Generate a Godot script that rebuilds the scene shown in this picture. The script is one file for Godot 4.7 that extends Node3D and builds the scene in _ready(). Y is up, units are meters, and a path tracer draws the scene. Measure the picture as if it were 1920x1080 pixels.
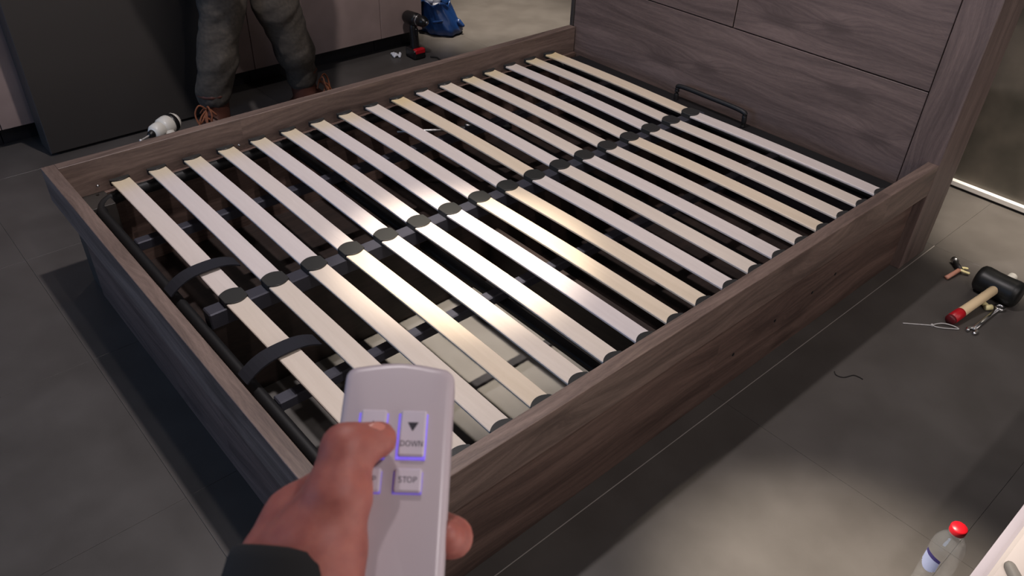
extends Node3D
# A bed frame with a slatted base in a showroom, a hand with a remote in front of it. Floor is y = 0, the bed lies along z, its head at -z.

var M := {}
var used := {}

func _ready():
	# ---- camera, sky, lights, exposure
	var cam = Camera3D.new()
	cam.name = "camera"
	cam.transform = Transform3D(Basis(Vector3(0.66131, 0.03415, -0.74934), Vector3(-0.46482, 0.80327, -0.37361), Vector3(0.58917, 0.59538, 0.54710)).orthonormalized(), Vector3(2.238, 1.468, 0.522))
	cam.fov = 39.86
	cam.near = 0.02
	cam.far = 60.0
	var attr = CameraAttributesPhysical.new()
	attr.frustum_focal_length = 48.27
	attr.frustum_focus_distance = 2.3
	attr.exposure_aperture = 38.0
	cam.attributes = attr
	cam.fov = 39.86
	add_child(cam)
	cam.current = true
	var we = WorldEnvironment.new()
	we.name = "environment"
	var env = Environment.new()
	env.background_mode = Environment.BG_COLOR
	env.background_color = Color(0.02, 0.02, 0.022)
	env.tonemap_mode = Environment.TONE_MAPPER_LINEAR
	env.tonemap_exposure = 1.0
	env.sdfgi_enabled = true
	env.ssao_enabled = true
	env.ssil_enabled = true
	we.environment = env
	add_child(we)
	materials()
	# position, aim, half angle, energy, colour, lamp radius, fitting label
	var cool = Color(1.0, 0.965, 0.965)
	var warm = Color(1.0, 0.95, 0.88)
	ceiling_spot(Vector3(0.62, 3.1, -0.45), Vector3(0.62, 0, -0.55), 62.0, 4.8, cool, 0.045, "wide ceiling spotlight above the middle of the bed")
	ceiling_spot(Vector3(0.90, 3.1, -0.50), Vector3(0.91, 0, -0.54), 8.0, 22.0, warm, 0.04, "narrow ceiling spotlight over the bright slats")
	ceiling_spot(Vector3(0.74, 3.1, -0.22), Vector3(2.08, 0, -0.60), 8.2, 36.0, warm, 0.04, "narrow ceiling spotlight tilted to the floor beside the bed")
	ceiling_spot(Vector3(1.70, 3.1, -2.35), Vector3(1.72, 0, -2.50), 10.0, 26.0, warm, 0.05, "narrow ceiling spotlight by the dark wall")
	ceiling_spot(Vector3(-1.15, 3.1, -2.45), Vector3(-1.18, 0, -2.55), 14.0, 30.0, warm, 0.05, "narrow ceiling spotlight behind the blue sack")
	ceiling_spot(Vector3(3.05, 3.1, -0.2), Vector3(2.5, 0, -0.6), 58.0, 2.3, cool, 0.05, "wide ceiling spotlight right of the white table")
	ceiling_spot(Vector3(-1.0, 3.1, -0.9), Vector3(-1.1, 0, -0.9), 58.0, 0.55, cool, 0.07, "wide ceiling spotlight near the cabinets")
	fill_panel(Vector3(0.1, 1.5, 3.62), Vector2(2.4, 1.6), 4.2, Color(0.66, 0.80, 1.0), 0.0, "unseen_light_1")  # unseen source for the cool light on the footboard
	fill_panel(Vector3(3.26, 1.05, -0.7), Vector2(2.4, 1.2), 1.5, Color(1.0, 0.95, 0.93), 90.0, "added_light_2")  # added soft fill for the outer face of the right rail
	setting()
	bed()
	slat_base()
	cabinets()
	worker()
	small_things_left()
	tools_right()
	remote_and_hand()

# ------------------------------------------------------------------ naming
func nm(called: String) -> String:
	if not used.has(called):
		used[called] = 0
		return called
	used[called] += 1
	return "%s_%03d" % [called, used[called]]

func thing(called: String, label: String, category: String, at := Vector3.ZERO, group := "") -> Node3D:
	var o = Node3D.new()
	o.name = nm(called)
	add_child(o)
	o.position = at
	tag(o, label, category, group)
	return o

func tag(o: Node, label: String, category: String, group := ""):
	o.set_meta("label", label)
	o.set_meta("category", category)
	if group != "":
		o.set_meta("group", group)

func put(called: String, mesh, m: Material, parent: Node = self) -> MeshInstance3D:
	var o = MeshInstance3D.new()
	o.name = nm(called) if parent == self else called
	if mesh is SurfaceTool:
		o.mesh = mesh.commit()
	else:
		o.mesh = mesh
	o.material_override = m
	parent.add_child(o, true)
	return o

func structure(called: String, mesh, m: Material) -> MeshInstance3D:
	var o = put(called, mesh, m)
	o.set_meta("kind", "structure")
	return o

# ------------------------------------------------------------------ materials
func mat(c: Color, rough := 0.6, metal := 0.0) -> StandardMaterial3D:
	var m = StandardMaterial3D.new()
	m.albedo_color = c
	m.roughness = rough
	m.metallic = metal
	return m

func c8(r: float, g: float, b: float) -> Color:
	return Color(r / 255.0, g / 255.0, b / 255.0)

func noise_tex(seed_: int, freq: float, lo: Color, hi: Color, size := 512, octaves := 4) -> NoiseTexture2D:
	var n = FastNoiseLite.new()
	n.seed = seed_
	n.frequency = freq
	n.fractal_octaves = octaves
	var t = NoiseTexture2D.new()
	t.width = size
	t.height = size
	t.seamless = true
	t.noise = n
	var g = Gradient.new()
	g.colors = PackedColorArray([lo, hi])
	g.offsets = PackedFloat32Array([0.15, 0.85])
	t.color_ramp = g
	return t

func wood_texture(seed_: int, dark: Color, light: Color, knots: int) -> ImageTexture:
	# grain along u; one texture spans 1.6 m by 0.8 m
	var w := 1024
	var h := 512
	var im := Image.create(w, h, false, Image.FORMAT_RGB8)
	var a := FastNoiseLite.new()
	a.seed = seed_
	a.frequency = 1.0
	a.fractal_octaves = 2
	var rng := RandomNumberGenerator.new()
	rng.seed = seed_
	var ks := []
	for i in knots:
		ks.append(Vector4(0.766, 0.6, 0.055, 0.03) if i == 0 else Vector4(0.3, 0.45, 0.05, 0.028) if i == 1 else Vector4(rng.randf(), rng.randf_range(0.15, 0.85), rng.randf_range(0.035, 0.06), rng.randf_range(0.02, 0.035)))
	for y in h:
		var v := float(y) / h
		for x in w:
			var u := float(x) / w
			var warp := 0.035 * a.get_noise_2d(u * 2.5, v * 3.0)
			var k := 0.0
			for q in ks:
				var du: float = (u - q.x) / q.z
				var dv: float = (v - q.y) / q.w
				var e := exp(-(du * du + dv * dv) * 0.5)
				warp += 0.045 * e * sign(dv + 0.001) * (1.0 - exp(-absf(dv) * 2.0))
				k = maxf(k, e)
			var vv := v + warp
			var broad := a.get_noise_2d(u * 1.6 + 9.0, vv * 13.0)
			var mid := a.get_noise_2d(u * 5.0 + 31.0, vv * 62.0)
			var fine := a.get_noise_2d(u * 34.0 + 77.0, vv * 330.0)
			var t := 0.5 + 0.42 * broad + 0.30 * mid + 0.22 * fine
			t -= 0.38 * smoothstep(0.45, 0.95, k)
			im.set_pixel(x, y, dark.lerp(light, clampf(t, 0.0, 1.0)))
	return ImageTexture.create_from_image(im)

func textured(t: Texture2D, rough: float, scale_ := Vector3(0.625, 1.25, 1), tint := Color.WHITE) -> StandardMaterial3D:
	var m = StandardMaterial3D.new()
	m.albedo_texture = t
	m.albedo_color = tint
	m.roughness = rough
	m.uv1_scale = scale_
	return m

func materials():
	var wt = wood_texture(11, c8(80, 66, 60), c8(134, 114, 104), 7)
	M.wood = textured(wt, 0.5)
	M.wood_head = textured(wood_texture(23, c8(82, 69, 65), c8(126, 108, 102), 6), 0.5)
	M.wood_dark = textured(wt, 0.55, Vector3(0.625, 1.25, 1), c8(236, 226, 224))
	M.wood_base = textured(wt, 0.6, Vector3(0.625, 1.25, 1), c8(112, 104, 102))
	M.slats = []
	for i in 4:
		var st = wood_texture(40 + i, [c8(208, 196, 190), c8(214, 196, 172), c8(206, 195, 192), c8(210, 196, 182)][i], [c8(217, 206, 200), c8(223, 206, 184), c8(215, 205, 202), c8(219, 206, 193)][i], 0)
		var sm = textured(st, 0.62, Vector3(0.625, 1.25, 1))
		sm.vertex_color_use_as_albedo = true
		M.slats.append(sm)
	M.cap = mat(c8(46, 46, 45), 0.42)
	M.steel = mat(c8(20, 20, 22), 0.55, 0.0)
	M.beam = mat(c8(74, 74, 84), 0.36, 0.4)
	M.strap = mat(c8(22, 23, 33), 0.85)
	M.chrome = mat(c8(215, 215, 215), 0.22, 1.0)
	M.steel_bright = mat(c8(190, 188, 186), 0.3, 1.0)
	var tile = StandardMaterial3D.new()
	tile.albedo_texture = noise_tex(5, 0.012, c8(74, 70, 67), c8(84, 80, 77), 512, 5)
	tile.roughness = 0.36
	tile.uv1_triplanar = true
	tile.uv1_world_triplanar = true
	tile.uv1_scale = Vector3(0.7, 0.7, 0.7)
	M.tile = tile
	M.grout = mat(c8(62, 58, 55), 0.8)
	M.lit_joint = mat(c8(150, 144, 138), 0.5)
	M.wall_dark = mat(c8(106, 101, 95), 0.45)
	M.wall_dark.albedo_texture = noise_tex(8, 0.01, c8(190, 190, 186), c8(255, 250, 244), 512, 4)
	M.wall_dark.uv1_triplanar = true
	M.wall_dark.uv1_scale = Vector3(0.8, 0.8, 0.8)
	M.wall = mat(c8(118, 112, 106), 0.85)
	M.ceiling = mat(c8(120, 116, 112), 0.9)
	M.white_trim = mat(c8(232, 228, 224), 0.35)
	M.cabinet = mat(c8(158, 138, 132), 0.55)
	M.cabinet.albedo_texture = noise_tex(14, 0.02, c8(235, 235, 235), Color.WHITE, 256, 3)
	M.cabinet.uv1_triplanar = true
	M.plinth = mat(c8(34, 32, 36), 0.6)
	M.charcoal = mat(c8(58, 54, 51), 0.5)
	M.board = mat(c8(100, 97, 94), 0.6)
	M.board.albedo_texture = noise_tex(17, 0.02, c8(232, 230, 228), Color.WHITE, 256, 4)
	M.board.uv1_triplanar = true
	M.black_plastic = mat(c8(26, 25, 26), 0.35)
	M.rubber = mat(c8(22, 23, 22), 0.42)
	M.white_plastic = mat(c8(226, 222, 212), 0.35)
	M.red = mat(c8(190, 18, 32), 0.4)
	M.dark_red = mat(c8(96, 16, 24), 0.5)
	M.pale_wood = mat(c8(240, 214, 172), 0.55)
	M.pink_wood = mat(c8(196, 140, 118), 0.5)
	M.beige_plastic = mat(c8(226, 214, 160), 0.5)
	M.remote = mat(c8(182, 169, 175), 0.36)
	M.button = mat(c8(198, 187, 198), 0.4)
	M.ink = mat(c8(40, 36, 48), 0.7)
	M.led = mat(c8(150, 130, 240), 0.5)
	M.led.emission_enabled = true
	M.led.emission = c8(112, 84, 255)
	M.led.emission_energy_multiplier = 0.42
	var skin = StandardMaterial3D.new()
	skin.albedo_texture = noise_tex(61, 0.03, c8(143, 80, 72), c8(163, 98, 86), 256, 4)
	skin.uv1_triplanar = true
	skin.uv1_scale = Vector3(14, 14, 14)
	skin.roughness = 0.55
	skin.subsurf_scatter_enabled = true
	skin.subsurf_scatter_strength = 0.25
	M.skin = skin
	M.nail = mat(c8(190, 120, 106), 0.4)
	M.sleeve = mat(c8(18, 17, 18), 0.95)
	var tr = StandardMaterial3D.new()
	tr.albedo_texture = noise_tex(71, 0.05, c8(60, 55, 49), c8(80, 73, 65), 256, 4)
	tr.uv1_triplanar = true
	tr.uv1_scale = Vector3(4, 4, 4)
	tr.roughness = 0.9
	M.trousers = tr
	M.bit = mat(c8(225, 222, 218), 0.45, 0.5)
	M.jacket = mat(c8(60, 58, 60), 0.9)
	M.leather = mat(c8(78, 42, 30), 0.6)
	M.sole = mat(c8(44, 34, 28), 0.8)
	M.lace = mat(c8(128, 74, 46), 0.75)
	M.hair = mat(c8(30, 26, 24), 0.8)
	M.blue_film = mat(c8(20, 46, 90), 0.28)
	M.white_film = mat(c8(222, 224, 230), 0.35)
	var glass = mat(Color(1, 1, 1, 0.06), 0.06)
	glass.refraction_enabled = true
	glass.refraction_scale = 0.033
	M.bottle = mat(Color(0.93, 0.95, 0.97, 0.05), 0.03)
	M.bottle.transparency = BaseMaterial3D.TRANSPARENCY_ALPHA
	M.water = glass
	M.label_blue = mat(c8(150, 158, 190), 0.5)
	M.label_navy = mat(c8(44, 36, 96), 0.5)
	M.clear_plastic = mat(c8(190, 188, 186), 0.3)
	M.table_white = mat(c8(176, 167, 163), 0.45)
	M.stone = mat(c8(112, 108, 102), 0.6)
	M.table_shade = mat(c8(150, 143, 150), 0.5)  # table white with the shade of its sides put into the colour
	M.thread = mat(c8(30, 27, 26), 0.9)

# ------------------------------------------------------------------ shapes
func ST() -> SurfaceTool:
	var s = SurfaceTool.new()
	s.begin(Mesh.PRIMITIVE_TRIANGLES)
	return s

func tri(s: SurfaceTool, a: Vector3, b: Vector3, c: Vector3, n: Vector3, ax: int, off := Vector3.ZERO):
	if (b - a).cross(c - a).dot(n) > 0.0:
		var t = b
		b = c
		c = t
	var big = n.abs().max_axis_index()
	for p in [a, b, c]:
		s.set_normal(n)
		var q: Vector3 = p + off
		var others = [0, 1, 2]
		others.erase(ax)
		var v: float
		if big == ax:
			s.set_uv(Vector2(q[others[0]], q[others[1]]))
		else:
			others.erase(big)
			v = q[others[0]]
			s.set_uv(Vector2(q[ax], v))
		s.add_vertex(p)

func box(s: SurfaceTool, lo: Vector3, hi: Vector3, bev := 0.0015, grain := -1, off := Vector3.ZERO):
	# a box with chamfered edges; uv in metres, u along the grain axis
	var sz = hi - lo
	var ax = grain if grain >= 0 else sz.max_axis_index()
	bev = minf(bev, minf(sz.x, minf(sz.y, sz.z)) * 0.4)
	var c = (lo + hi) / 2.0
	var hs = sz / 2.0
	var P = {}
	for sx in [-1, 1]:
		for sy in [-1, 1]:
			for sz_ in [-1, 1]:
				var sg = Vector3(sx, sy, sz_)
				var t = []
				for a in 3:
					var e = hs - Vector3.ONE * bev
					e[a] = hs[a]
					t.append(c + sg * e)
				P[sg] = t
	for a in 3:
		var b = (a + 1) % 3
		var d = (a + 2) % 3
		for sa in [-1, 1]:
			var n = Vector3.ZERO
			n[a] = sa
			var q = []
			for m in [[-1, -1], [1, -1], [1, 1], [-1, 1]]:
				var sg = Vector3.ZERO
				sg[a] = sa
				sg[b] = m[0]
				sg[d] = m[1]
				q.append(P[sg][a])
			tri(s, q[0], q[1], q[2], n, ax, off)
			tri(s, q[0], q[2], q[3], n, ax, off)
			for sb in [-1, 1]:
				var s1 = Vector3.ZERO
				s1[a] = sa
				s1[b] = sb
				s1[d] = -1
				var s2 = s1
				s2[d] = 1
				var nn = Vector3.ZERO
				nn[a] = sa
				nn[b] = sb
				nn = nn.normalized()
				tri(s, P[s1][a], P[s2][a], P[s2][b], nn, ax, off)
				tri(s, P[s1][a], P[s2][b], P[s1][b], nn, ax, off)
	for sg in P:
		tri(s, P[sg][0], P[sg][1], P[sg][2], (sg as Vector3).normalized(), ax, off)

func boxed(lo: Vector3, hi: Vector3, bev := 0.0015, grain := -1, off := Vector3.ZERO) -> SurfaceTool:
	var s = ST()
	box(s, lo, hi, bev, grain, off)
	return s

func quad(s: SurfaceTool, a: Vector3, b: Vector3, c: Vector3, d: Vector3):
	# a, b, c, d run clockwise seen from outside
	for p in [a, b, c, a, c, d]:
		s.add_vertex(p)

func frame_along(dir: Vector3) -> Basis:
	var y = dir.normalized()
	var r = Vector3.RIGHT if absf(y.x) < 0.8 else Vector3.UP
	var z = r.cross(y).normalized()
	return Basis(y.cross(z).normalized(), y, z)

func lathe(s: SurfaceTool, from: Vector3, dir: Vector3, prof: Array, n := 24, squash := 1.0):
	# prof: [radius, height along dir]; smooth
	var b = frame_along(dir)
	for i in prof.size() - 1:
		for k in n:
			var q = []
			for m in [[i, k], [i, k + 1], [i + 1, k + 1], [i + 1, k]]:
				var an: float = TAU * (m[1] % n) / n
				var pr: Array = prof[m[0]]
				q.append(from + b * Vector3(cos(an) * pr[0], pr[1], sin(an) * pr[0] * squash))
			if prof[i][0] > 0.00001:
				for p in [q[0], q[1], q[2]]:
					s.add_vertex(p)
			if prof[i + 1][0] > 0.00001:
				for p in [q[0], q[2], q[3]]:
					s.add_vertex(p)

func lathed(from: Vector3, dir: Vector3, prof: Array, n := 24, squash := 1.0) -> SurfaceTool:
	var s = ST()
	lathe(s, from, dir, prof, n, squash)
	s.generate_normals()
	return s

func cyl(from: Vector3, to: Vector3, r0: float, r1 := -1.0, bev := 0.002, n := 24) -> SurfaceTool:
	if r1 < 0:
		r1 = r0
	var L = from.distance_to(to)
	bev = minf(bev, minf(r0, r1) * 0.5)
	return lathed(from, to - from, [[0.0, 0.0], [r0 - bev, 0.0], [r0 - bev, 0.0], [r0, bev], [r0, bev], [r1, L - bev], [r1, L - bev], [r1 - bev, L], [r1 - bev, L], [0.0, L]], n)

func tube(s: SurfaceTool, pts: Array, r: float, n := 10, ry := -1.0, closed := false):
	# a round (or flattened) tube through the points
	if ry < 0:
		ry = r
	var up = Vector3.UP
	var rings = []
	var m = pts.size()
	for i in m:
		var d: Vector3
		if closed:
			d = pts[(i + 1) % m] - pts[(i - 1 + m) % m]
		else:
			d = pts[mini(i + 1, m - 1)] - pts[maxi(i - 1, 0)]
		d = d.normalized()
		var side = d.cross(up)
		if side.length() < 0.05:
			side = d.cross(Vector3.RIGHT)
		side = side.normalized()
		var u2 = side.cross(d).normalized()
		var ring = []
		for k in n:
			var an = TAU * k / n
			ring.append(pts[i] + side * cos(an) * r + u2 * sin(an) * ry)
		rings.append(ring)
	for i in (m if closed else m - 1):
		var A: Array = rings[i]
		var B: Array = rings[(i + 1) % m]
		for k in n:
			var k2 = (k + 1) % n
			quad(s, A[k], B[k], B[k2], A[k2])
	if not closed:
		for k in n:
			var k2 = (k + 1) % n
			for p in [pts[0], rings[0][k], rings[0][k2]]:
				s.add_vertex(p)
			for p in [pts[m - 1], rings[m - 1][k2], rings[m - 1][k]]:
				s.add_vertex(p)

func tubed(pts: Array, r: float, n := 10, ry := -1.0, closed := false) -> SurfaceTool:
	var s = ST()
	tube(s, pts, r, n, ry, closed)
	s.generate_normals()
	return s

func smooth_line(pts: Array, per := 6) -> Array:
	var out = []
	for i in pts.size() - 1:
		var p0: Vector3 = pts[maxi(i - 1, 0)]
		var p1: Vector3 = pts[i]
		var p2: Vector3 = pts[i + 1]
		var p3: Vector3 = pts[mini(i + 2, pts.size() - 1)]
		for k in per:
			out.append(p1.cubic_interpolate(p2, p0, p3, float(k) / per))
	out.append(pts[-1])
	return out

func plate(s: SurfaceTool, outline: Array, y0: float, y1: float, bev := 0.001):
	# outline: Vector2(x, z) round the shape; extruded from y0 up to y1, top edge chamfered; flat normals
	var n = outline.size()
	var c = Vector2.ZERO
	for p in outline:
		c += p / n
	var inner = []
	for i in n:
		var a: Vector2 = outline[(i - 1 + n) % n]
		var b: Vector2 = outline[(i + 1) % n]
		var t = (b - a).normalized()
		var o = Vector2(t.y, -t.x)
		if o.dot(outline[i] - c) < 0:
			o = -o
		inner.append(outline[i] - o * bev)
	var f = func(p: Vector2, y: float) -> Vector3: return Vector3(p.x, y, p.y)
	for i in n:
		var j = (i + 1) % n
		var o3 = Vector3((outline[i] + outline[j]).x / 2 - c.x, 0, (outline[i] + outline[j]).y / 2 - c.y).normalized()
		tri(s, f.call(outline[i], y0), f.call(outline[j], y0), f.call(outline[j], y1 - bev), o3, 0)
		tri(s, f.call(outline[i], y0), f.call(outline[j], y1 - bev), f.call(outline[i], y1 - bev), o3, 0)
		var ob = (o3 + Vector3.UP).normalized()
		tri(s, f.call(outline[i], y1 - bev), f.call(outline[j], y1 - bev), f.call(inner[j], y1), ob, 0)
		tri(s, f.call(outline[i], y1 - bev), f.call(inner[j], y1), f.call(inner[i], y1), ob, 0)
		tri(s, f.call(c, y1), f.call(inner[i], y1), f.call(inner[j], y1), Vector3.UP, 0)
		tri(s, f.call(c, y0), f.call(outline[i], y0), f.call(outline[j], y0), Vector3.DOWN, 0)

func ball(s: SurfaceTool, c: Vector3, r: Vector3, n := 14):
	for i in n:
		for k in n * 2:
			var q = []
			for m in [[i, k], [i, k + 1], [i + 1, k + 1], [i + 1, k]]:
				var th = PI * m[0] / n - PI / 2
				var ph: float = TAU * (m[1] % (n * 2)) / (n * 2)
				q.append(c + Vector3(cos(th) * cos(ph), sin(th), cos(th) * sin(ph)) * r)
			if i > 0:
				for p in [q[0], q[1], q[2]]:
					s.add_vertex(p)
			if i < n - 1:
				for p in [q[0], q[2], q[3]]:
					s.add_vertex(p)

# smooth union of tapered capsules, meshed as surface nets. bones: [from, to, radius from, radius to]
func flesh(bones: Array, cell: float, k: float, wrinkle = null) -> SurfaceTool:
	var lo := Vector3.ONE * 1e6
	var hi := -lo
	for b in bones:
		var r := maxf(b[2], b[3]) + k + cell * 3
		for e in [b[0], b[1]]:
			lo = lo.min(e - Vector3.ONE * r)
			hi = hi.max(e + Vector3.ONE * r)
	var dim := Vector3i(((hi - lo) / cell).ceil()) + Vector3i.ONE
	var sx := 1
	var sy := dim.x
	var sz := dim.x * dim.y
	var f := PackedFloat32Array()
	f.resize(dim.x * dim.y * dim.z)
	f.fill(1.0)
	for b in bones:
		var A: Vector3 = b[0]
		var D: Vector3 = b[1] - b[0]
		var ra: float = b[2]
		var rb: float = b[3]
		var dd := maxf(D.length_squared(), 1e-9)
		var pad := maxf(ra, rb) + k + cell * 2
		var i0 := Vector3i(((A.min(b[1]) - Vector3.ONE * pad - lo) / cell).floor()).clamp(Vector3i.ZERO, dim - Vector3i.ONE)
		var i1 := Vector3i(((A.max(b[1]) + Vector3.ONE * pad - lo) / cell).ceil()).clamp(Vector3i.ZERO, dim - Vector3i.ONE)
		for z in range(i0.z, i1.z + 1):
			for y in range(i0.y, i1.y + 1):
				var base := z * sz + y * sy
				for x in range(i0.x, i1.x + 1):
					var p := lo + Vector3(x, y, z) * cell - A
					var t := clampf(p.dot(D) / dd, 0.0, 1.0)
					var d := (p - D * t).length() - lerpf(ra, rb, t)
					var o := f[base + x]
					var h := maxf(k - absf(o - d), 0.0) / k
					f[base + x] = minf(o, d) - h * h * k * 0.25
	if wrinkle != null:
		for z in dim.z:
			for y in dim.y:
				for x in dim.x:
					var i := z * sz + y * sy + x
					if absf(f[i]) < 0.04:
						f[i] += wrinkle.call(lo + Vector3(x, y, z) * cell)
	var vid := {}
	var verts := PackedVector3Array()
	var corner := []
	for c in 8:
		corner.append(Vector3i(c & 1, (c >> 1) & 1, c >> 2))
	var edges := [[0, 1], [2, 3], [4, 5], [6, 7], [0, 2], [1, 3], [4, 6], [5, 7], [0, 4], [1, 5], [2, 6], [3, 7]]
	var s := ST()
	for z in dim.z - 1:
		for y in dim.y - 1:
			for x in dim.x - 1:
				var i := z * sz + y * sy + x
				if f[i] > cell * 2.5:
					continue
				var v := [f[i], f[i + 1], f[i + sy], f[i + sy + 1], f[i + sz], f[i + sz + 1], f[i + sz + sy], f[i + sz + sy + 1]]
				var neg := 0
				for q in v:
					if q < 0.0:
						neg += 1
				if neg == 0 or neg == 8:
					continue
				var acc := Vector3.ZERO
				var cnt := 0
				for e in edges:
					var va: float = v[e[0]]
					var vb: float = v[e[1]]
					if (va < 0.0) != (vb < 0.0):
						acc += Vector3(corner[e[0]]).lerp(Vector3(corner[e[1]]), va / (va - vb))
						cnt += 1
				vid[i] = verts.size()
				verts.append(lo + (Vector3(x, y, z) + acc / cnt) * cell)
	for p in verts:
		s.set_smooth_group(0)
		s.add_vertex(p)
	var st := [sx, sy, sz]
	for i in vid:
		for a in 3:
			var j: int = i + st[a]
			if j >= f.size() or (f[i] < 0.0) == (f[j] < 0.0):
				continue
			var b: int = st[(a + 1) % 3]
			var c: int = st[(a + 2) % 3]
			if not (vid.has(i - b) and vid.has(i - c) and vid.has(i - b - c)):
				continue
			var q := [vid[i], vid[i - b], vid[i - b - c], vid[i - c]]
			if f[i] < 0.0:
				q.reverse()
			for w in [0, 2, 1, 0, 3, 2]:
				s.add_index(q[w])
	s.generate_normals()
	return s

# ------------------------------------------------------------------ lamps
func ceiling_spot(at: Vector3, aim: Vector3, angle: float, energy: float, c: Color, size: float, label: String):
	var t = thing("ceiling_spotlight", label, "ceiling light", at)
	var dir = (aim - at).normalized()
	put("housing", lathed(-dir * 0.10, dir, [[0.0, 0.0], [0.055, 0.0], [0.055, 0.0], [0.06, 0.01], [0.06, 0.09], [0.06, 0.09], [0.052, 0.09], [0.052, 0.09], [0.048, 0.065], [0.0, 0.06]]), M.black_plastic, t)
	put("mount", cyl(Vector3(0, 0.22, 0), -dir * 0.08, 0.012), M.black_plastic, t)
	var g = mat(c, 0.5)
	g.emission_enabled = true
	g.emission = c
	g.emission_energy_multiplier = 3.0
	put("lamp_glow", cyl(-dir * 0.034, -dir * 0.030, 0.044), g, t)
	var l = SpotLight3D.new()
	l.name = "spot_beam"
	l.spot_angle = angle
	l.spot_angle_attenuation = 1.0
	l.light_energy = energy
	l.light_color = c
	l.light_size = size
	l.spot_range = 12.0
	l.spot_attenuation = 2.0
	l.shadow_enabled = true
	t.add_child(l)
	l.look_at_from_position(at + dir * 0.01, aim, Vector3.FORWARD)

func fill_panel(at: Vector3, size: Vector2, energy: float, c: Color, turn: float, called: String):
	# an unseen framed light panel on a wall, for soft fill
	var t = Node3D.new()
	t.name = called
	t.position = at
	t.rotation_degrees.y = turn
	t.set_meta("kind", "structure")
	add_child(t)
	var g = mat(Color(0.1, 0.1, 0.1), 0.5)
	g.emission_enabled = true
	g.emission = c
	g.emission_energy_multiplier = 0.25
	put("fill_pane", boxed(Vector3(-size.x / 2, -size.y / 2, 0), Vector3(size.x / 2, size.y / 2, 0.01)), g, t)
	var fr = ST()
	for sx in [-1, 1]:
		box(fr, Vector3(sx * size.x / 2 - 0.03, -size.y / 2 - 0.03, -0.03), Vector3(sx * size.x / 2 + 0.03, size.y / 2 + 0.03, 0.02))
		box(fr, Vector3(-size.x / 2, sx * size.y / 2 - 0.03, -0.03), Vector3(size.x / 2, sx * size.y / 2 + 0.03, 0.02))
	put("fill_frame", fr, M.white_trim, t)
	var l = AreaLight3D.new()
	l.name = "fill_light"
	l.area_size = size
	l.light_energy = energy
	l.light_color = c
	l.area_range = 12.0
	l.area_attenuation = 2.0
	l.shadow_enabled = true
	l.position = Vector3(0, 0, -0.04)
	t.add_child(l)

# ------------------------------------------------------------------ the room
func setting():
	var fl = structure("floor", boxed(Vector3(-3.0, -0.12, -5.2), Vector3(5.0, -0.0035, 3.8), 0.0), M.grout)
	var cache = {}
	for i in range(-6, 6):
		for j in range(-4, 3):
			var x0 = 1.519 + 0.6 * i
			var z0 = -0.93 + 1.2 * j
			var lo = Vector3(maxf(x0 + 0.0003, -2.6), -0.011, maxf(z0 + 0.0003, -4.7))
			var hi = Vector3(minf(x0 + 0.5997, 3.28), 0.0, minf(z0 + 1.1997, 3.4))
			if hi.x - lo.x < 0.05 or hi.z - lo.z < 0.05:
				continue
			var key = (hi - lo).snapped(Vector3.ONE * 0.001)
			if not cache.has(key):
				cache[key] = boxed(-(hi - lo) / 2, (hi - lo) / 2, 0.0003).commit()
			var o = put("tile", cache[key], M.tile, fl)
			o.position = (lo + hi) / 2
	put("joint_glint", boxed(Vector3(1.5175, -0.004, -2.13), Vector3(1.5197, 0.0004, 1.4), 0.0), M.lit_joint, fl)  # pale strip: light glinting along this joint, put into the colour
	structure("ceiling", boxed(Vector3(-3.0, 3.32, -5.2), Vector3(5.0, 3.45, 3.8)), M.ceiling)
	structure("wall_left", boxed(Vector3(-2.75, 0, -5.0), Vector3(-2.6, 3.32, 3.7)), M.wall)
	structure("wall_right", boxed(Vector3(3.28, 0, -5.0), Vector3(3.43, 3.32, 3.7)), M.wall)
	structure("wall_far", boxed(Vector3(-2.6, 0, -4.85), Vector3(3.28, 3.32, -4.7)), M.wall)
	structure("wall_front", boxed(Vector3(-2.6, 0, 3.63), Vector3(3.28, 3.32, 3.78)), M.wall)
	structure("wall_back", boxed(Vector3(-0.2, 0, -2.75), Vector3(3.28, 3.32, -2.62)), M.wall_dark)
	var tr = structure("baseboard_back", boxed(Vector3(-0.2, 0.008, -2.62), Vector3(3.28, 0.03, -2.60), 0.003), M.white_trim)
	put("shadow_gap", boxed(Vector3(-0.2, 0.0, -2.62), Vector3(3.28, 0.008, -2.608), 0.0), M.plinth, tr)

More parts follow.
